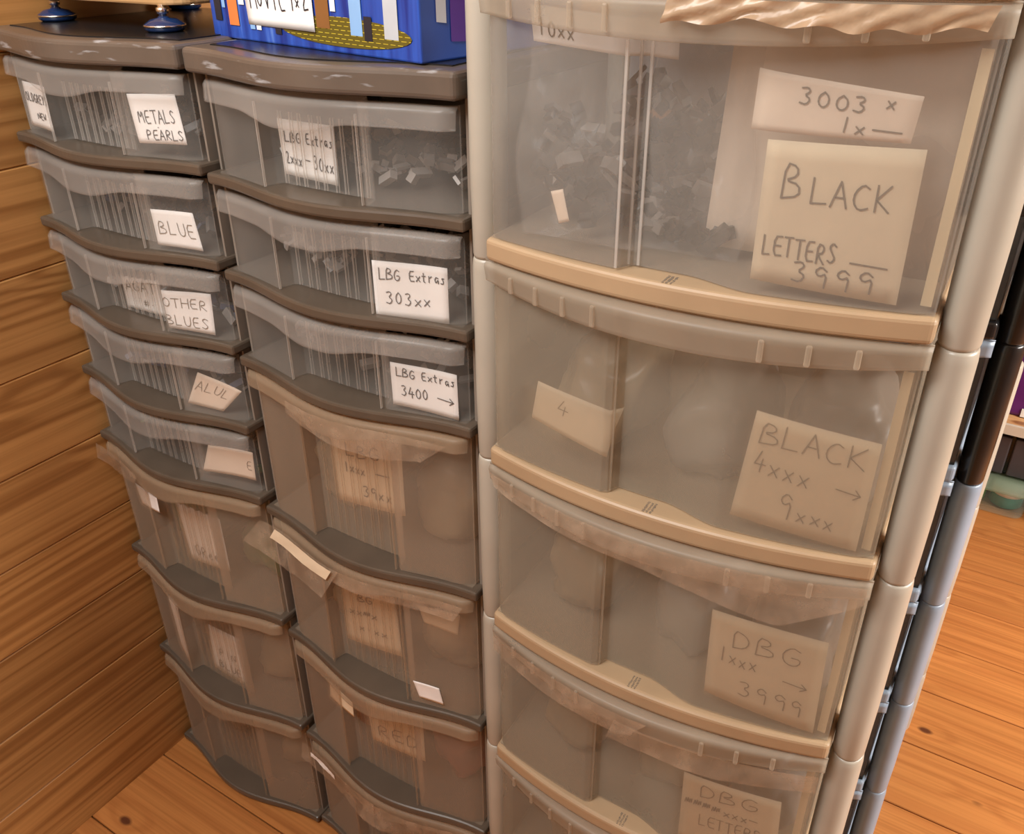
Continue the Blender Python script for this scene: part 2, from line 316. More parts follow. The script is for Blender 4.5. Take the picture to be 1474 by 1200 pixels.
def narrow_tower(name, label, loc, rz, lv, cap, deep_from):
    T = empty(name, loc, rz, label, 'storage drawers'); D = .36
    fr = (loc[0], loc[1], rz, W)
    def outline(ins=0, k=1.0):
        pts = [(lerp(ins, W-ins, i/36), ins-k*bow(i/36)) for i in range(37)]
        return pts+[(W-ins, D-ins), (ins, D-ins)]
    for i, z in enumerate(lv):
        o = MB().prism(outline(), z-.015, z).build('shelf_tier', M_frame, T); bevel(o, .0035, 2)
    # top cap: rim plus sunken dark panel
    c = bevel(MB().prism([(x, y-.006) if y < .2 else (x, y) for x, y in outline(0)], cap[0], cap[1]).build('top_cap', M_cap, T), .006, 3)
    c2 = MB().prism(outline(.022), cap[1]+.0002, cap[1]+.0016).build('top_panel', M_black, c)
    tops = [cap[0]]+[z-.015 for z in lv[:-1]]
    drawers = []
    for i, z in enumerate(lv):
        deep = i >= deep_from; zt = tops[i]-(.007 if not deep else .004); zb = z+.0015
        sh = .012 if (name == 'storage_tower' and i == 0) else 0
        body, lipm, ribm = (M_frost, M_frostlip, M_frostrib) if deep else (M_clear, M_clearlip, M_rib)
        a, b = .011+sh*.6, W-.011
        mb = MB()
        def front(s, t):
            u = lerp(a, b, s); k = max(0, 1-s*14, 1-(1-s)*14); return (u, fyA(u/W)+.012*k**2, lerp(zb, zt, t))
        mb.grid(front, 60, 3)
        y0 = fyA(a/W)+.012
        for x, fl_ in ((a, True), (b, False)): mb.grid(lambda s, t, x=x: (x, lerp(y0, .33, s), lerp(zb, zt, t)), 3, 3, fl_)
        mb.grid(lambda s, t: (lerp(a, b, s), .33, lerp(zb, zt, t)), 3, 2, True)
        mb.grid(lambda s, t: (lerp(a, b, s), lerp(fyA(lerp(a, b, s)/W)+.003, .33, t), zb), 40, 1)
        d = solid(mb.build('drawer', body, T), .0016, -1); drawers.append(d)
        # handle lip with dropped tongue
        h = .023 if not deep else .019; yl = lambda t: -.006-.92*bow(t)
        dip = (.011 if not deep else .013)
        l0, l1 = .008+sh, W-.008
        def lip(s, t):
            u = lerp(l0, l1, s); q = u/W; k = max(0, 1-s*22, 1-(1-s)*22)
            zl = zt-h-dip*sm(.26, .44, q)*(1-sm(.52, .70, q)); yy = yl(q)+.012*k**2
            if t < .2: return (u, lerp(fyA(q)+.004, yy+.004, t/.2), zt)
            if t < .4: k2 = (t-.2)/.2; return (u, yy+.004*(1-k2), zt-.004*k2)
            return (u, yy-.002*((t-.4)/.6), lerp(zt-.004, zl, (t-.4)/.6))
        solid(MB().grid(lip, 60, 10, True).build('handle_lip', lipm, d, smooth=True), .0014, -1)
        rb = MB()
        for k in range(9):
            q = .335+.04*k+(.006 if k % 2 else 0); u = q*W; y = fc(q)
            rb.box((u-.0005, y-.0022, zb+.001), (u+.0005, y-.0002, zt-h-.004)); rb.box((u+.0036, y-.0016, zb+.001), (u+.0042, y-.0002, zt-h-.004))
        for q in (.303, .686): u = q*W; rb.box((u-.0007, fo(q)-.001, zb), (u+.0007, fo(q)+.002, zt-h*.6))
        rb.build('front_ribs', ribm, d)
        for x0 in (.004, W-.0075): MB().box((x0, .022, z), (x0+.0035, D-.01, tops[i])).build('side_panel', M_side, T)
    MB().box((.0, D-.008, .004), (W, D-.004, cap[0])).build('back_panel', M_side, T)
    return T, fr, drawers
LA = [1.3136, 1.1856, 1.0600, .9280, .7990, .5460, .2860, .0200]
LB = [1.3031, 1.1722, 1.0426, .7812, .5205, .2655, .0200]
TA, fA, dA = narrow_tower('storage_tower', 'tall grey drawer tower against the pine wall, five shallow drawers over three deep ones', (-.0015, 0, 0), 0, LA, (1.427, 1.456), 5)
TB, fB, dB = narrow_tower('storage_tower', 'grey drawer tower under the blue box, three shallow drawers over deeper frosted ones', (.3992, .008, 0), math.radians(.36), LB, (1.424, 1.453), 3)

# contents of narrow towers
ordn = ['top', 'second', 'third', 'fourth', 'fifth', 'sixth', 'seventh', 'bottom']
for i, (pal, n) in enumerate([(('grey', 'lgrey', 'grey'), 150), (('blue', 'grey'), 110), (('blue', 'grey', 'lgrey'), 120), (('blue', 'grey'), 120), (('green', 'grey'), 120)]):
    pile('toy_bricks', fA, .02, .38, .03, .28, LA[i], .045, n, pal, 'loose small bricks seen through the %s drawer of the tower by the wall' % ordn[i])
for i in range(3): pile('toy_bricks', fB, .02, .38, .03, .28, LB[i], .045, 130, ('lgrey', 'grey', 'lgrey', 'white') if i == 0 else ('lgrey', 'grey'), 'loose light grey bricks seen through the %s drawer of the middle tower' % ordn[i])
for i, pal in ((5, 'green'), (6, 'tan'), (7, 'tan')):
    for x, s in ((.10, 'left'), (.29, 'right')): bag(fA, (x, .16, LA[i]+.004), (.066, .10, .066), 'hazy bag of bricks in the %s half of the %s drawer by the wall' % (s, ordn[i]), pal)
for i, pal in ((3, 'tan'), (4, 'tan'), (5, 'red'), (6, 'tan')):
    for x, s in ((.10, 'left'), (.29, 'right')): bag(fB, (x, .16, LB[i]+.004), (.066, .10, .068), 'hazy bag of bricks in the %s half of the %s drawer of the middle tower' % (s, ordn[i] if i < 6 else 'bottom'), pal)

def near(t): return fo(t) if (t < .29 or t > .70) else fc(t)
S = sheet; f2 = M_ink2
S('paper_note', fA, [(.0428, 1.387), (.117, 1.3864), (.117, 1.3265), (.036, 1.3253)], fo, 'white note reading OLD GREYS NEW in the top left drawer', [('OLDGREYS', .05, 1.0, .58, .2), ('NEW', .38, .82, .2, .15)])
S('paper_note', fA, [(.2937, 1.3921), (.368, 1.3953), (.3743, 1.3341), (.2979, 1.331)], fo, 'white note reading METALS PEARLS in the top left drawer', [('METALS', .12, .9, .42, .26), ('.', .45, .5, .30, .1), ('PEARLS', .2, .98, .08, .2)])
S('paper_note', fA, [(.2921, 1.243), (.3606, 1.2441), (.3675, 1.192), (.2934, 1.1932)], fo, 'white note reading BLUE in the second drawer by the wall', [('BLUE', .1, .95, .32, .36)], ink=f2)
S('paper_note', fA, [(.155, 1.113), (.246, 1.122), (.247, 1.067), (.1545, 1.064)], fc, 'creased note reading AGAT behind ribs of the third drawer by the wall', [('AGAT', .08, .9, .60, .30), ('#.', .5, .8, .18, .18)], ink=f2, torn=True)
S('paper_note', fA, [(.2720, 1.1240), (.3648, 1.1292), (.3614, 1.0662), (.2720, 1.066)], near, 'white note reading OTHER BLUES in the third drawer by the wall', [('OTHER', .08, .92, .58, .24), ('BLUES', .08, .92, .12, .26)], ink=f2)
S('paper_note', fA, [(.3087, .9950), (.384, .977), (.342, .934), (.278, .9365)], fo, 'tilted crumpled note with faint writing in the fourth drawer by the wall', [('ALUL', .06, .9, .5, .3)], pen=.001, ink=f2, mt=M_pink, off=.01)
S('paper_note', fA, [(.2997, .8651), (.384, .8705), (.3812, .8179), (.280, .8128)], fo, 'blank looking pinkish note in the fifth drawer by the wall', [('E', .84, .97, .35, .3)], pen=.001, ink=f2, mt=M_pink, off=.01)
S('paper_note', fA, [(.0683, .710), (.150, .7185), (.1504, .6875), (.0756, .670)], fo, 'small blank white slip in the upper deep drawer by the wall')
S('paper_note', fA, [(.160, .694), (.268, .696), (.270, .588), (.1667, .572)], fc, 'white note with ragged torn top reading GREEN in the upper deep drawer by the wall', [('GReen', .2, .98, .13, .2)], pen=.0019, ink=M_ink, torn=True)
S('paper_note', fA, [(.085, .46), (.118, .4613), (.114, .300), (.085, .3271)], fo, 'narrow folded slip at the left of the middle deep drawer by the wall', mt=M_paper)
S('paper_note', fA, [(.168, .414), (.253, .418), (.249, .292), (.157, .296)], fc, 'white note with faded PIN BLUE lettering in the middle deep drawer by the wall', [('PIN', .25, .8, .4, .16), ('BLUE', .2, .9, .12, .16)], pen=.0019, ink=M_ink)
L9 = [('LBG', .1, .45, .72, .2), ('Extras', .52, .98, .74, .2)]
S('paper_note', fB, [(.126, 1.380), (.2155, 1.380), (.2145, 1.312), (.126, 1.3145)], fc, 'note reading LBG EXTRAS 2xxx to 30xx behind ribs, top drawer under the blue box', [('LBG', .1, .43, .62, .18), ('Extras', .5, .98, .63, .18), ('2xxx', .08, .4, .22, .22), ('-', .45, .56, .30, .1), ('30xx', .6, .98, .20, .24)])
S('paper_note', fB, [(.2760, 1.2395), (.3702, 1.2409), (.3697, 1.1727), (.2760, 1.1693)], fo, 'note reading LBG EXTRAS 303xx in the second drawer of the middle tower', [('LBG', .08, .38, .68, .2), ('Extras', .48, .98, .7, .18), ('303xx', .15, .78, .26, .22)])
S('paper_note', fB, [(.289, 1.1104), (.3761, 1.1068), (.3782, 1.0447), (.2879, 1.0506)], fo, 'note reading LBG EXTRAS 3400 with arrow in the third drawer of the middle tower', [('LBG', .08, .38, .70, .2), ('Extras', .46, .98, .72, .18), ('3400', .14, .56, .26, .24), ('>', .78, .96, .26, .26)])
S('paper_note', fB, [(.1488, .9645), (.2760, .982), (.2740, .856), (.151, .841)], fc, 'large cream note reading LBG 1xxx 39xx in the first deep drawer of the middle tower', [('LBG', .2, .72, .66, .17), ('1xxx', .15, .48, .44, .13), ('-', .62, .85, .44, .1), ('39xx', .4, .85, .14, .15)], pen=.0019, ink=M_ink, mt=M_card)
S('paper_note', fB, [(.130, .676), (.240, .698), (.246, .573), (.130, .553)], fc, 'faded note reading BG in the second deep drawer of the middle tower', [('BG', .3, .6, .74, .12), ('xx~x', .1, .65, .5, .12), ('x.xx', .25, .8, .25, .1)], pen=.0019, ink=M_ink, mt=M_card)
S('paper_note', fB, [(.2900, .705), (.3545, .7042), (.350, .6642), (.2965, .6722)], fo, 'hazy blank slip at upper right of the second deep drawer of the middle tower', mt=M_card, off=.02)
S('paper_scrap', fB, [(.2865, .5675), (.3283, .5651), (.3343, .5316), (.2951, .535)], fo, 'torn white scrap stuck low on the second deep drawer of the middle tower', cat='paper scrap', off=-.0012)
S('paper_note', fB, [(.0894, .4494), (.1508, .444), (.1507, .4097), (.0841, .4076)], fo, 'hazy blank slip at upper left of the deep drawer marked RED', mt=M_card)
S('paper_note', fB, [(.152, .424), (.274, .456), (.274, .345), (.159, .330)], fc, 'cream note reading RED in the third deep drawer of the middle tower', [('RED', .15, .95, .22, .26)], pen=.0019, ink=M_ink, mt=M_card)

# tape on deep drawers of the narrow towers
lipy = lambda u, z: -.010-.92*bow(u/W)
tp = tape_strip
tp(dA[5], [(.0, .779), (.07, .778), (.15, .776)], [(-.004, .748), (.05, .742), (.13, .752)], lipy, crumple=.002)
tp(dB[3], [(.12, 1.021), (.2, 1.021), (.3, 1.020), (.372, 1.016)], [(.12, 1.0), (.2, .985), (.29, .980), (.335, .985)], lipy, crumple=.003)
tp(dB[4], [(.0, .763), (.09, .764), (.19, .762)], [(-.045, .708), (.06, .700), (.155, .703)], lambda u, z: lipy(u, z)-.002-.12*(.765-z), crumple=.003)
tp(dB[4], [(.17, .760), (.27, .760), (.385, .758)], [(.165, .735), (.27, .735), (.37, .730)], lipy, crumple=.002)
tp(dB[4], [(.038, .7635), (.11, .763), (.18, .762)], [(.025, .743), (.10, .741), (.168, .742)], lambda u, z: lipy(u, z)-.006-.12*(.765-z), 'card_strip', M_card, .0008)
tp(dB[6], [(.0, .249), (.1, .248), (.2, .248)], [(-.008, .205), (.1, .2), (.2, .19)], lipy, crumple=.005)
tp(dB[6], [(.18, .246), (.28, .246), (.38, .246)], [(.16, .19), (.28, .2), (.38, .21)], lipy, crumple=.006)
tp(dB[6], [(.03, .249), (.06, .249), (.1, .248)], [(.03, .238), (.06, .237), (.1, .236)], lambda u, z: lipy(u, z)-.007, 'paper_strip', M_paper, .0015)

# ---------------------------------------------------------------- wide towers
def par(t): t = min(1, max(0, t)); return 1-(2*t-1)**2
def fyC(t): t = min(1, max(0, t)); return -.028*par(t)+.018*sm(.365, .38, t)*(1-sm(.5, .66, t))
def wide_tower(name, label, loc, rz, WC, D, tz, top, mats, n_from=0, th=.024, rails=False, marks=False):
    T = empty(name, loc, rz, label, 'storage drawers')
    def outl():
        p = [(WC*i/30, -.004-.034*par(i/30)) for i in range(31)]
        return p+[(WC, D), (0, D)]
    zs = [top]+tz; dr = []
    for i, z in enumerate(zs):
        Mt, Mp, Md, Ml = mats(z)
        o = bevel(MB().prism(outl(), z-th, z).build('shelf_tier', Mt, T), .005, 3)
        if marks and 0 < i < 5:
            mk = MB()
            for k in range(3):
                for j in range(9): mk.box((.205+.004*k+random.uniform(0, .0012), -.034+.0022*j, z-.0002), (.2072+.004*k+random.uniform(0, .001), -.0328+.0022*j+random.uniform(-.0004, .0005), z+.0003))
            mk.build('stamped_mark', M_ink2, o)
        if i == 0: continue
        zt = zs[i-1]-th-.0015; zb = z+.002
        a, b = .004, WC-.004
        mb = MB()
        def front(s, t):
            u = lerp(a, b, s); k = max(0, 1-s*26, 1-(1-s)*26); return (u, fyC(u/WC)+.008*k**2, lerp(zb, zt, t))
        mb.grid(front, 60, 3); y0 = fyC(a/WC)+.008
        for x, fl_ in ((a, True), (b, False)): mb.grid(lambda s, t, x=x: (x, lerp(y0, D-.02, s), lerp(zb, zt, t)), 3, 3, fl_)
        mb.grid(lambda s, t: (lerp(a, b, s), D-.02, lerp(zb, zt, t)), 3, 2, True)
        mb.grid(lambda s, t: (lerp(a, b, s), lerp(fyC(lerp(a, b, s)/WC)+.003, D-.02, t), zb), 40, 1)
        d = solid(mb.build('drawer', M_milk1 if (marks and i == 1) else Md, T), .0018, -1); dr.append(d)
        l0, l1 = -.002, WC+.002
        yl = lambda q: -.004-.046*par(q)
        def lip(s, t):
            u = lerp(l0, l1, s); q = u/WC; zl = zt-.022-.010*par(q)
            if t < .25: return (u, lerp(fyC(q), yl(q)+.006, t/.25), zt)
            if t < .45: k = (t-.25)/.2; return (u, yl(q)+.006*(1-k), zt-.004*k)
            return (u, yl(q)+.004*((t-.45)/.55), lerp(zt-.004, zl, (t-.45)/.55))
        solid(MB().grid(lip, 50, 10, True).build('handle_lip', Ml, d, smooth=True), .002, -1)
        if marks:
            gr = MB()
            for q in ((.362, .377, .398) if i == 1 else (.372,)):
                u = q*WC; yy = fyC(q); gr.box((u-.0012, yy-.0022, zb+.001), (u+.0012, yy-.0002, zt-.034))
            gr.build('groove_highlight', M_rib if i == 1 else M_milklip, d)  # pale strips stand in for the bright highlights along the groove
            MB().box((WC-.017, .006, zb+.004), (WC-.0085, .0085, zt-.03)).build('lit_wall_strip', M_litwall, d)  # added strip paints in the drawer side wall seen lit, edge-on
        for q in (.09, .17, .25, .33, .70, .79, .88):
            u = q*WC; bevel(MB().box((u-.0025, yl(q)-.0018, zt-.021-.008*par(q)), (u+.0025, yl(q)+.003, zt-.006)).build('grip_ridge', Ml, d), .0015, 2)
    # posts: one segment per tier, tapering into the one above
    zj = [z-.033 for z in zs]
    for px in (-.018, WC+.018):
        for py in (.036, D-.02):
            if py > .1: px = px+.014 if px < 0 else px-.014
            for i in range(len(zj)):
                z1 = zj[i]+.0; z0 = zj[i+1] if i+1 < len(zj) else 0
                if i == 0: z1 = top+.012
                if z0 >= z1-.01: z0 = 0
                Mp = mats((z0+z1)/2)[1]; h = z1-z0
                if h < .02: continue
                pr = [(.0165, 0), (.0175, .004), (.0185, h*.3), (.0185, h-.012), (.0178, h-.003), (.0168, h)]
                MB().lathe(pr, (px, py, z0), 28, 1, 1.25).build('post', Mp, T, smooth=True)
                if i+1 == len(zj): break
    if rails:
        for px in (-.018, WC+.018):
            for z in zs[1:]:
                Mp = mats(z-.02)[1]; bevel(MB().box((px-.012, .036, z-.045), (px+.012, D-.02, z-.012)).build('side_rail', Mp, T), .003, 2)
    return T, (loc[0], loc[1], rz, WC), dr
TC, fC, dC = wide_tower('wide_storage_tower', 'wide pale storage tower with milky drawers and round beige posts, nearest the camera', (.8414, -.0071, 0), math.radians(2.054), .4346, .36,
                        [1.297, 1.0435, .787, .530, .272, .03], 1.556, lambda z: (M_beige, M_post, M_milk, M_milklip), marks=True)
WCw = .4346
def cn(*a, **k): return sheet(*a, **k)
cn('paper_note', fC, [(.2666, 1.4811), (.388, 1.4672), (.3855, 1.4329), (.2654, 1.4346)], fyC, 'wide note reading 3003x 1x in the top milky drawer', [('3003', .28, .72, .52, .3, .02), ('^', .80, .88, .5, .32), ('1x', .56, .74, .12, .28), ('-', .76, .96, .12, .26)], .0013, f2, M_pink)
cn('paper_note', fC, [(.2812, 1.4285), (.3978, 1.4291), (.4005, 1.3034), (.2814, 1.3102)], fyC, 'large note reading BLACK LETTERS 3999 in the top milky drawer', [('B', .14, .30, .62, .24), ('LACK', .33, .88, .60, .17), ('LETTERS', .06, .58, .21, .14), ('-', .66, .95, .19, .12), ('3999', .28, .86, .04, .15)], .0015, f2, M_card)
cn('paper_note', fC, [(.0502, 1.518), (.1903, 1.5094), (.1917, 1.4795), (.0542, 1.4876)], fyC, 'long note starting with 10 under the lip of the top milky drawer', [('10xx', .05, .35, .2, .45)], .0013, f2, M_paper, off=.012)
cn('paper_tag', fC, [(.0809, 1.3582), (.0944, 1.3624), (.1032, 1.3335), (.0905, 1.3283)], fyC, 'tiny white tag hanging in the top milky drawer', cat='tag', mt=M_pink)
cn('paper_note', fC, [(.3046, 1.1848), (.4149, 1.1703), (.4141, 1.0494), (.2932, 1.0621)], fyC, 'note reading BLACK 4xxx arrow 9xxx in the second milky drawer', [('BLACK', .08, .95, .74, .19, .0), ('4xxx', .08, .56, .47, .19), ('>', .82, .96, .45, .16), ('9', .34, .5, .12, .24), ('xxx', .5, .82, .14, .15)], .0013, f2, M_card)
cn('paper_note', fC, [(.0637, 1.1464), (.1637, 1.1383), (.1540, 1.0825), (.0543, 1.0969)], fyC, 'tilted slip with a 4 at the left of the second milky drawer', [('4', .3, .48, .45, .35)], .0012, f2, M_card, off=.012)
cn('paper_note', fC, [(.2901, .9358), (.4095, .9271), (.4146, .7936), (.293, .8131)], fyC, 'note reading DBG 1xxx arrow 3999 in the third milky drawer', [('DBG', .2, .85, .66, .2), ('1xxx', .1, .46, .46, .16), ('>', .76, .94, .40, .14), ('3999', .3, .92, .14, .17)], .0013, f2, M_card)
cn('paper_note', fC, [(.2837, .6695), (.3992, .6681), (.4073, .5507), (.2865, .5421)], fyC, 'note reading DBG with scribbled out line in the fourth milky drawer', [('DBG', .18, .82, .74, .18), ('~~~~', .04, .42, .56, .14), ('xxx-', .44, .8, .56, .12), ('LETTERS', .2, .85, .32, .16)], .0013, f2, M_card)
# contents of the wide tower
pile('toy_bricks', fC, .01, .26, .02, .30, 1.301, .13, 520, ('black', 'black', 'grey'), 'loose black bricks heaped behind the left half of the top milky drawer', .015)
pile('toy_bricks', fC, .27, .41, .05, .30, 1.301, .07, 160, ('black', 'grey', 'tan'), 'loose dark bricks behind the big BLACK note in the top milky drawer', .015)
def film(frame, c, w_, h_, label, lean=.02):
    """flat crumpled see-through bag"""
    from mathutils import noise
    ox, oy, rz, _ = frame; cs, sn = math.cos(rz), math.sin(rz); sd = Vector((c[0]*90, c[2]*40, 0)); mb = MB()
    for sgn, fl_ in ((-1, False), (1, True)):
        def F(a, b):
            e = 4*a*(1-a)*4*b*(1-b); n_ = noise.noise(Vector((a*5, b*5, sgn))+sd)*.012+noise.noise(Vector((a*14, b*9, sgn))+sd)*.004
            return ((a-.5)*w_+.006*math.sin(b*7+sd.x), sgn*(.002+.016*e**.5)+n_*min(1, e*3)+lean*b, b*h_*(1+.06*math.sin(a*9+sd.x)))
        mb.grid(F, 34, 30, fl_)
    o = mb.build('clear_bag', M_bag, None, (ox+c[0]*cs-c[1]*sn, oy+c[0]*sn+c[1]*cs, c[2]), rz, True); return tag(o, label, 'bag')
film(fC, (.092, .018, 1.302), .13, .185, 'crumpled clear bag left of the groove in the top milky drawer')
film(fC, (.205, .034, 1.302), .10, .19, 'crumpled clear bag right of the groove in the top milky drawer')
film(fC, (.37, .03, 1.302), .09, .12, 'crumpled clear bag behind the big BLACK note')
cn('card_sheet', fC, [(.225, 1.515), (.425, 1.512), (.425, 1.31), (.215, 1.31)], lambda t: .045, 'large pale card standing at the back of the top milky drawer', cat='card', mt=M_pink)
cn('card_sheet', fC, [(.02, 1.525), (.20, 1.52), (.20, 1.38), (.02, 1.38)], lambda t: .30, 'lilac white card leaning at the rear left of the top milky drawer', cat='card', mt=M_paper)
for i, z in enumerate((1.0455, .789, .532, .274)):
    for x, s, pal in ((.10, 'left', 'tan'), (.24, 'middle', 'grey' if i < 2 else 'tan'), (.365, 'right', 'grey')):
        bag(fC, (x, .13, z), (.052, .09, .058+.008*((i+len(s)) % 3)), 'hazy bag of bricks in the %s of the %s milky drawer' % (s, ordn[i+1]), pal)
clip = lambda u, z: -.006-.046*par(u/WCw)
tp(dC[0], [(.20, 1.530), (.26, 1.531), (.32, 1.530), (.37, 1.530), (.425, 1.530)], [(.195, 1.512), (.26, 1.517), (.32, 1.513), (.37, 1.512), (.42, 1.515)], clip, 'crumpled_tape', M_tapeb, .004, 60, .5)
tp(dC[2], [(.002, 1.012), (.12, 1.016), (.22, 1.017), (.3, 1.016), (.433, 1.015)], [(.01, .996), (.12, .989), (.22, .985), (.36, .955), (.433, .995)], clip, crumple=.003, n=50)
tp(dC[3], [(.003, .757), (.12, .758), (.2, .757), (.24, .757)], [(.003, .726), (.12, .724), (.2, .723), (.22, .733)], clip, crumple=.002)
tp(dC[3], [(.20, .745), (.3, .742), (.432, .740)], [(.19, .712), (.3, .708), (.432, .712)], clip, crumple=.003)

# ---------------------------------------------------------------- towers beside the aisle behind
TD, fD, dD = wide_tower('aisle_storage_tower', 'black and blue grey drawer tower standing behind the wide pale tower', (.931, .415, 0), 0, .38, .34, [1.33, 1.15, .94, .725, .515, .30, .03], 1.5,
                        lambda z: (M_black, M_black, M_darkclear, M_darkclear) if z > .955 else (M_blue, M_blue, M_darkclear, M_blue), rails=True)
TE, fE, dE = wide_tower('low_storage_tower', 'low pale drawer tower at the far end of the aisle row', (.942, .85, 0), 0, .38, .34, [.64, .42, .2, .03], .895,
                        lambda z: (M_beige, M_post, M_milk, M_milklip), rails=True)

# ---------------------------------------------------------------- things on top
bx = empty('toy_box', (.362, .090, 1.4546), math.atan2(-.070, .386), 'deep blue printed cardboard box standing on the middle tower', 'box')
M_boxblue, nt, out, N, L = mat('starry_blue_print'); b = N('BsdfPrincipled'); tc = N('TexCoord'); mp = N('Mapping'); mp.inputs['Rotation'].default_value = (0, -.75, 0); mp.inputs['Scale'].default_value = (60, 4, 5)
L(tc.outputs['Object'], mp.inputs[0]); no = N('TexNoise'); no.inputs['Scale'].default_value = 1; no.inputs['Detail'].default_value = 3; L(mp.outputs[0], no.inputs['Vector'])
r = N('ValToRGB'); ramp(r, [(.35, (.010, .03, .22)), (.6, (.03, .10, .48)), (.78, (.2, .35, .75))]); L(no.outputs[0], r.inputs[0])
vo = N('TexVoronoi'); vo.inputs['Scale'].default_value = 38; L(tc.outputs['Object'], vo.inputs['Vector']); kr = N('ValToRGB'); ramp(kr, [(.03, (1, 1, 1)), (.10, (0, 0, 0))]); L(vo.outputs['Distance'], kr.inputs[0])
mx = N('MixRGB'); L(kr.outputs[0], mx.inputs[0]); L(r.outputs[0], mx.inputs[1]); mx.inputs[2].default_value = (.7, .8, 1, 1); L(mx.outputs[0], b.inputs['Base Color']); b.inputs['Roughness'].default_value = .3; L(b.outputs[0], out.inputs[0])
BW, BD, BH = .392, .26, .25
bevel(MB().box((0, 0, 0), (BW, BD, BH)).build('carton', M_boxblue, bx), .002, 2)
M_yel, nt, out, N, L = mat('yellow_block_print'); b = N('BsdfPrincipled'); tc = N('TexCoord'); mp = N('Mapping'); mp.inputs['Rotation'].default_value = (math.radians(90), 0, 0); L(tc.outputs['Object'], mp.inputs[0])
bt = N('TexBrick'); bt.inputs['Scale'].default_value = 30; bt.inputs['Color1'].default_value = (.75, .6, .05, 1); bt.inputs['Color2'].default_value = (.6, .45, .03, 1); bt.inputs['Mortar'].default_value = (.12, .09, .01, 1); bt.inputs['Mortar Size'].default_value = .06
bt.inputs['Brick Width'].default_value = .35; bt.inputs['Row Height'].default_value = .13
L(mp.outputs[0], bt.inputs[0]); L(bt.outputs[0], b.inputs['Base Color']); L(b.outputs[0], out.inputs[0])
pts = [(.265+.115*math.cos(a*math.pi/16), .022+.015*math.sin(a*math.pi/16)) for a in range(32)]
mesh('printed_patch', [(x, -.0008, z) for x, z in pts], [tuple(range(32))], M_yel, bx)
def pr(x0, z0, x1, z1, M, sk=0, d=.0012, nm='printed_shape'): mesh(nm, [(x0, -d, z0), (x1, -d, z0+sk), (x1, -d, z1+sk), (x0, -d, z1)], [(0, 1, 2, 3)], M, bx)
pc = {k: plastic('print_'+k, c, .4, .08) for k, c in {'brown': (.23, .10, .03), 'sky': (.25, .45, .75), 'silver': (.5, .53, .56), 'orange': (.75, .22, .06), 'purple': (.12, .03, .35), 'dark': (.02, .02, .03), 'pale': (.75, .8, .85)}.items()}
for x0, z0, x1, z1, c in ((.012, .02, .027, .07, 'dark'), (.030, .035, .037, .055, 'sky'), (.043, .016, .064, .07, 'orange'), (.068, .04, .080, .07, 'pale'), (.088, .014, .098, .024, 'sky'), (.101, .014, .111, .024, 'pale'), (.140, .012, .152, .022, 'dark'),
                          (.222, .024, .246, .10, 'brown'), (.249, .042, .258, .062, 'pale'), (.282, .020, .302, .068, 'sky'), (.305, .016, .318, .04, 'dark'), (.338, .020, .360, .09, 'silver')): pr(x0, z0, x1, z1, pc[c])
mesh('printed_shape', [(BW+.001, .022, .038), (BW+.001, .036, .036), (BW+.001, .036, .062), (BW+.001, .022, .064)], [(0, 1, 2, 3)], pc['pale'], bx)
mesh('printed_shape', [(BW+.001, .042, .018), (BW+.001, .068, .016), (BW+.001, .068, .12), (BW+.001, .042, .12)], [(0, 1, 2, 3)], pc['purple'], bx)
bfr = (.362, .090, math.atan2(-.070, .386), BW); bz = 1.4546
sheet('paper_note', bfr, [(.082, bz+.085), (.218, bz+.085), (.220, bz+.019), (.086, bz+.019)], lambda t: -.0022, 'white note reading MOVIE 1x2 stuck on the blue box', [('MOVIE', .08, .64, .30, .42), ('1', .70, .76, .32, .42), ('x', .77, .84, .36, .2), ('2', .86, .98, .30, .42)], .0016, off=0)

bd = empty('wooden_platform', (.0, .068, 1.4576), 0, 'beech board on round dark blue feet on the leftmost tower', 'board')
def rr(x0, y0, x1, y1, r):
    p = []
    for cx, cy, a0 in ((x1-r, y0+r, -90), (x1-r, y1-r, 0), (x0+r, y1-r, 90), (x0+r, y0+r, 180)):
        for k in range(7): a = math.radians(a0+15*k); p.append((cx+r*math.cos(a), cy+r*math.sin(a)))
    return p
bevel(MB().prism(rr(.004, 0, .318, .27, .04), .031, .062).build('board', M_board, bd), .003, 2)
for x, y in ((.032, .022), (.288, .006), (.04, .245), (.285, .245)):
    ft = MB().lathe([(.021, .0), (.0255, .003), (.0262, .007), (.0255, .009), (.017, .0145), (.007, .0165), (.0065, .018)], (x, y, 0), 32).build('foot', M_footblue, bd, smooth=True)
    MB().lathe([(.0266, .0062), (.0268, .0075), (.0266, .0086)], (x, y, 0), 32).build('foot_rim', M_steel, ft, smooth=True)
    MB().lathe([(.005, .017), (.005, .021), (.0075, .0215), (.0078, .025), (.0075, .0285), (.005, .029), (.005, .032)], (x, y, 0), 16).build('bolt', M_steel, ft, smooth=True)

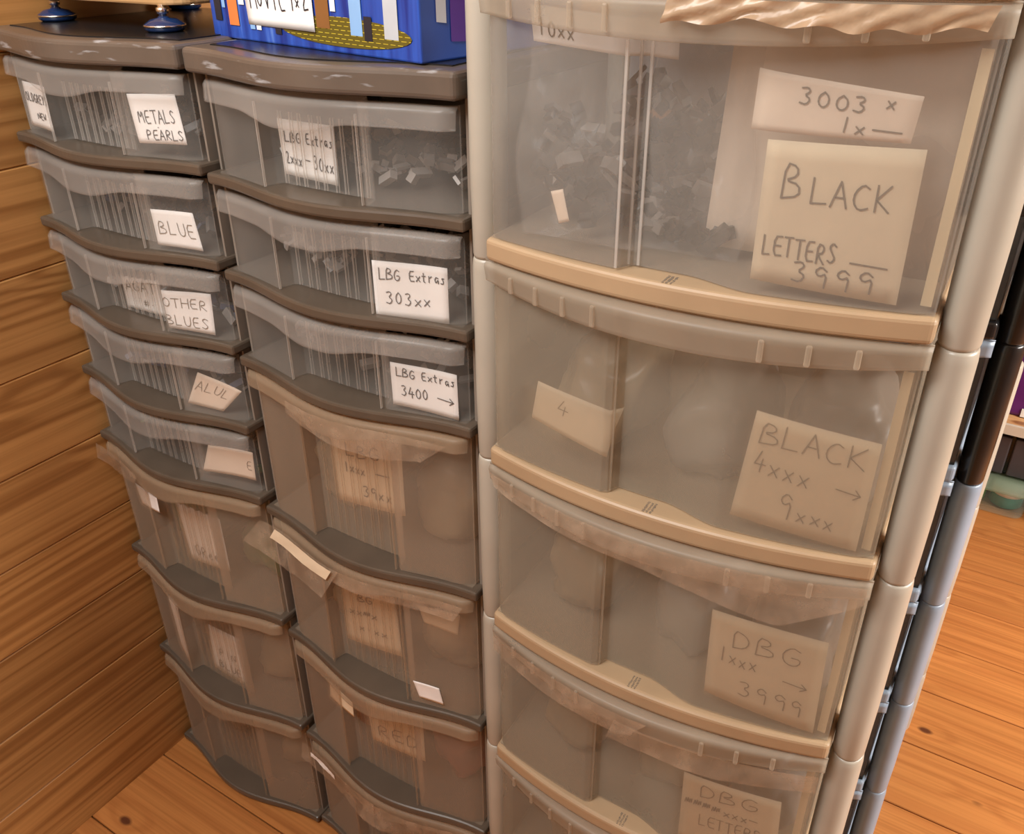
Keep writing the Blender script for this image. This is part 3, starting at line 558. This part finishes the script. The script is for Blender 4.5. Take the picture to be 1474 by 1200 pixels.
# ---------------------------------------------------------------- far shelf across the room
M_shelfw = wood('pine_shelf', (.66, .38, .17), (.5, .24, .09), (.3, .12, .04), 0, freq=6)
M_edge = plastic('pale_shelf_edge', (.62, .56, .46), .5, .05); M_purple = plastic('purple_plastic', (.10, .012, .14), .35, .1)
sh = empty('shelf_unit', (1.0, 1.93, 0), 0, 'pine shelf unit with pale edges against the back wall', 'shelf')
for z in (.272, .66, 1.04):
    s1 = MB().box((.03, .012, z-.022), (1.27, .45, z)).build('shelf_board', M_shelfw, sh); MB().box((.03, 0, z-.03), (1.27, .012, z+.001)).build('edge_strip', M_edge, s1)
for x in (0, 1.27): MB().box((x, 0, 0), (x+.03, .45, 1.3)).build('side_board', M_shelfw, sh)
MB().box((0, .45, 0), (1.3, .465, 1.3)).build('back_board', M_edge, sh)
pb = empty('purple_box', (1.16, 2.0, .2722), 0, 'purple plastic box with white label on the far shelf', 'box')
bevel(MB().box((0, 0, 0), (.44, .30, .31)).build('body', M_purple, pb), .012, 2); bevel(MB().box((-.008, -.008, .31), (.448, .308, .33)).build('lid', M_purple, pb), .005, 2)
MB().box((.19, -.003, .21), (.28, -.0005, .275)).build('label_card', M_paper, pb); MB().box((.245, -.003, .004), (.30, -.0005, .03)).build('label_card', M_paper, pb)
bt_ = tag(bevel(MB().box((1.17, 2.0, .6602), (1.6, 2.3, .78)).build('storage_box', plastic('pale_blue_card', (.55, .62, .72), .6)), .004), 'pale blue box above the purple box on the far shelf', 'box')
du = empty('black_drawer_unit', (1.10, 1.95, .0877), 0, 'low black drawer unit under the pine shelf board', 'drawers')
# the unit stands on the two tubs
bevel(MB().box((0, .02, 0), (.62, .38, .145)).build('body', M_black, du), .006, 2)
for k in range(2): d_ = bevel(MB().box((.01+.305*k, 0, .008), (.305+.305*k, .02, .135)).build('drawer_front', plastic('dark_drawer_front%d' % k, (.055, .048, .055), .4), du), .004, 2); MB().box((.11+.305*k, -.012, .09), (.2+.305*k, 0, .10)).build('handle', M_black, d_)
M_tub = haze('clear_green_tub', (.50, .62, .55), .22, .3, .15)
for i, (x, c, lab) in enumerate(((1.16, (.08, .30, .03), 'clear tub holding a green pot on the far floor, left one'), (1.50, (.02, .16, .13), 'clear tub holding a teal pot on the far floor, right one'))):
    tb = empty('clear_tub', (x, 1.87, 0), 0, lab, 'box')
    mb = MB(); mb.prism(rr(0, 0, .33, .36, .03), .001, .076); bevel(mb.build('body', M_tub, tb), .004, 2)
    bevel(MB().prism(rr(-.006, -.006, .336, .366, .034), .0765, .0875).build('lid', haze('green_lid%d' % i, (.40, .50, .36), .45, .35, .1), tb), .004, 2)
for i, (x, c, lab) in enumerate(((1.335, (.14, .42, .04), 'bright green pot with grey and white label in the clear tub'), (1.437, (.03, .20, .16), 'dark teal pot with white label in the clear tub'), (1.58, (.03, .17, .14), 'teal pot in the right hand clear tub'))):
    pt = empty('paint_pot', (x, 1.95, .0055), 0, lab, 'pot')
    MB().lathe([(.042, 0), (.046, .004), (.046, .036), (.044, .040)], (0, 0, 0), 28).build('pot', plastic('pot_colour%d' % i, c, .3), pt, smooth=True)
    MB().lathe([(.0465, .0402), (.0465, .060), (.044, .064)], (0, 0, 0), 28).build('label_band', M_paper if i else plastic('pot_grey_band', (.35, .30, .36), .5), pt, smooth=True)
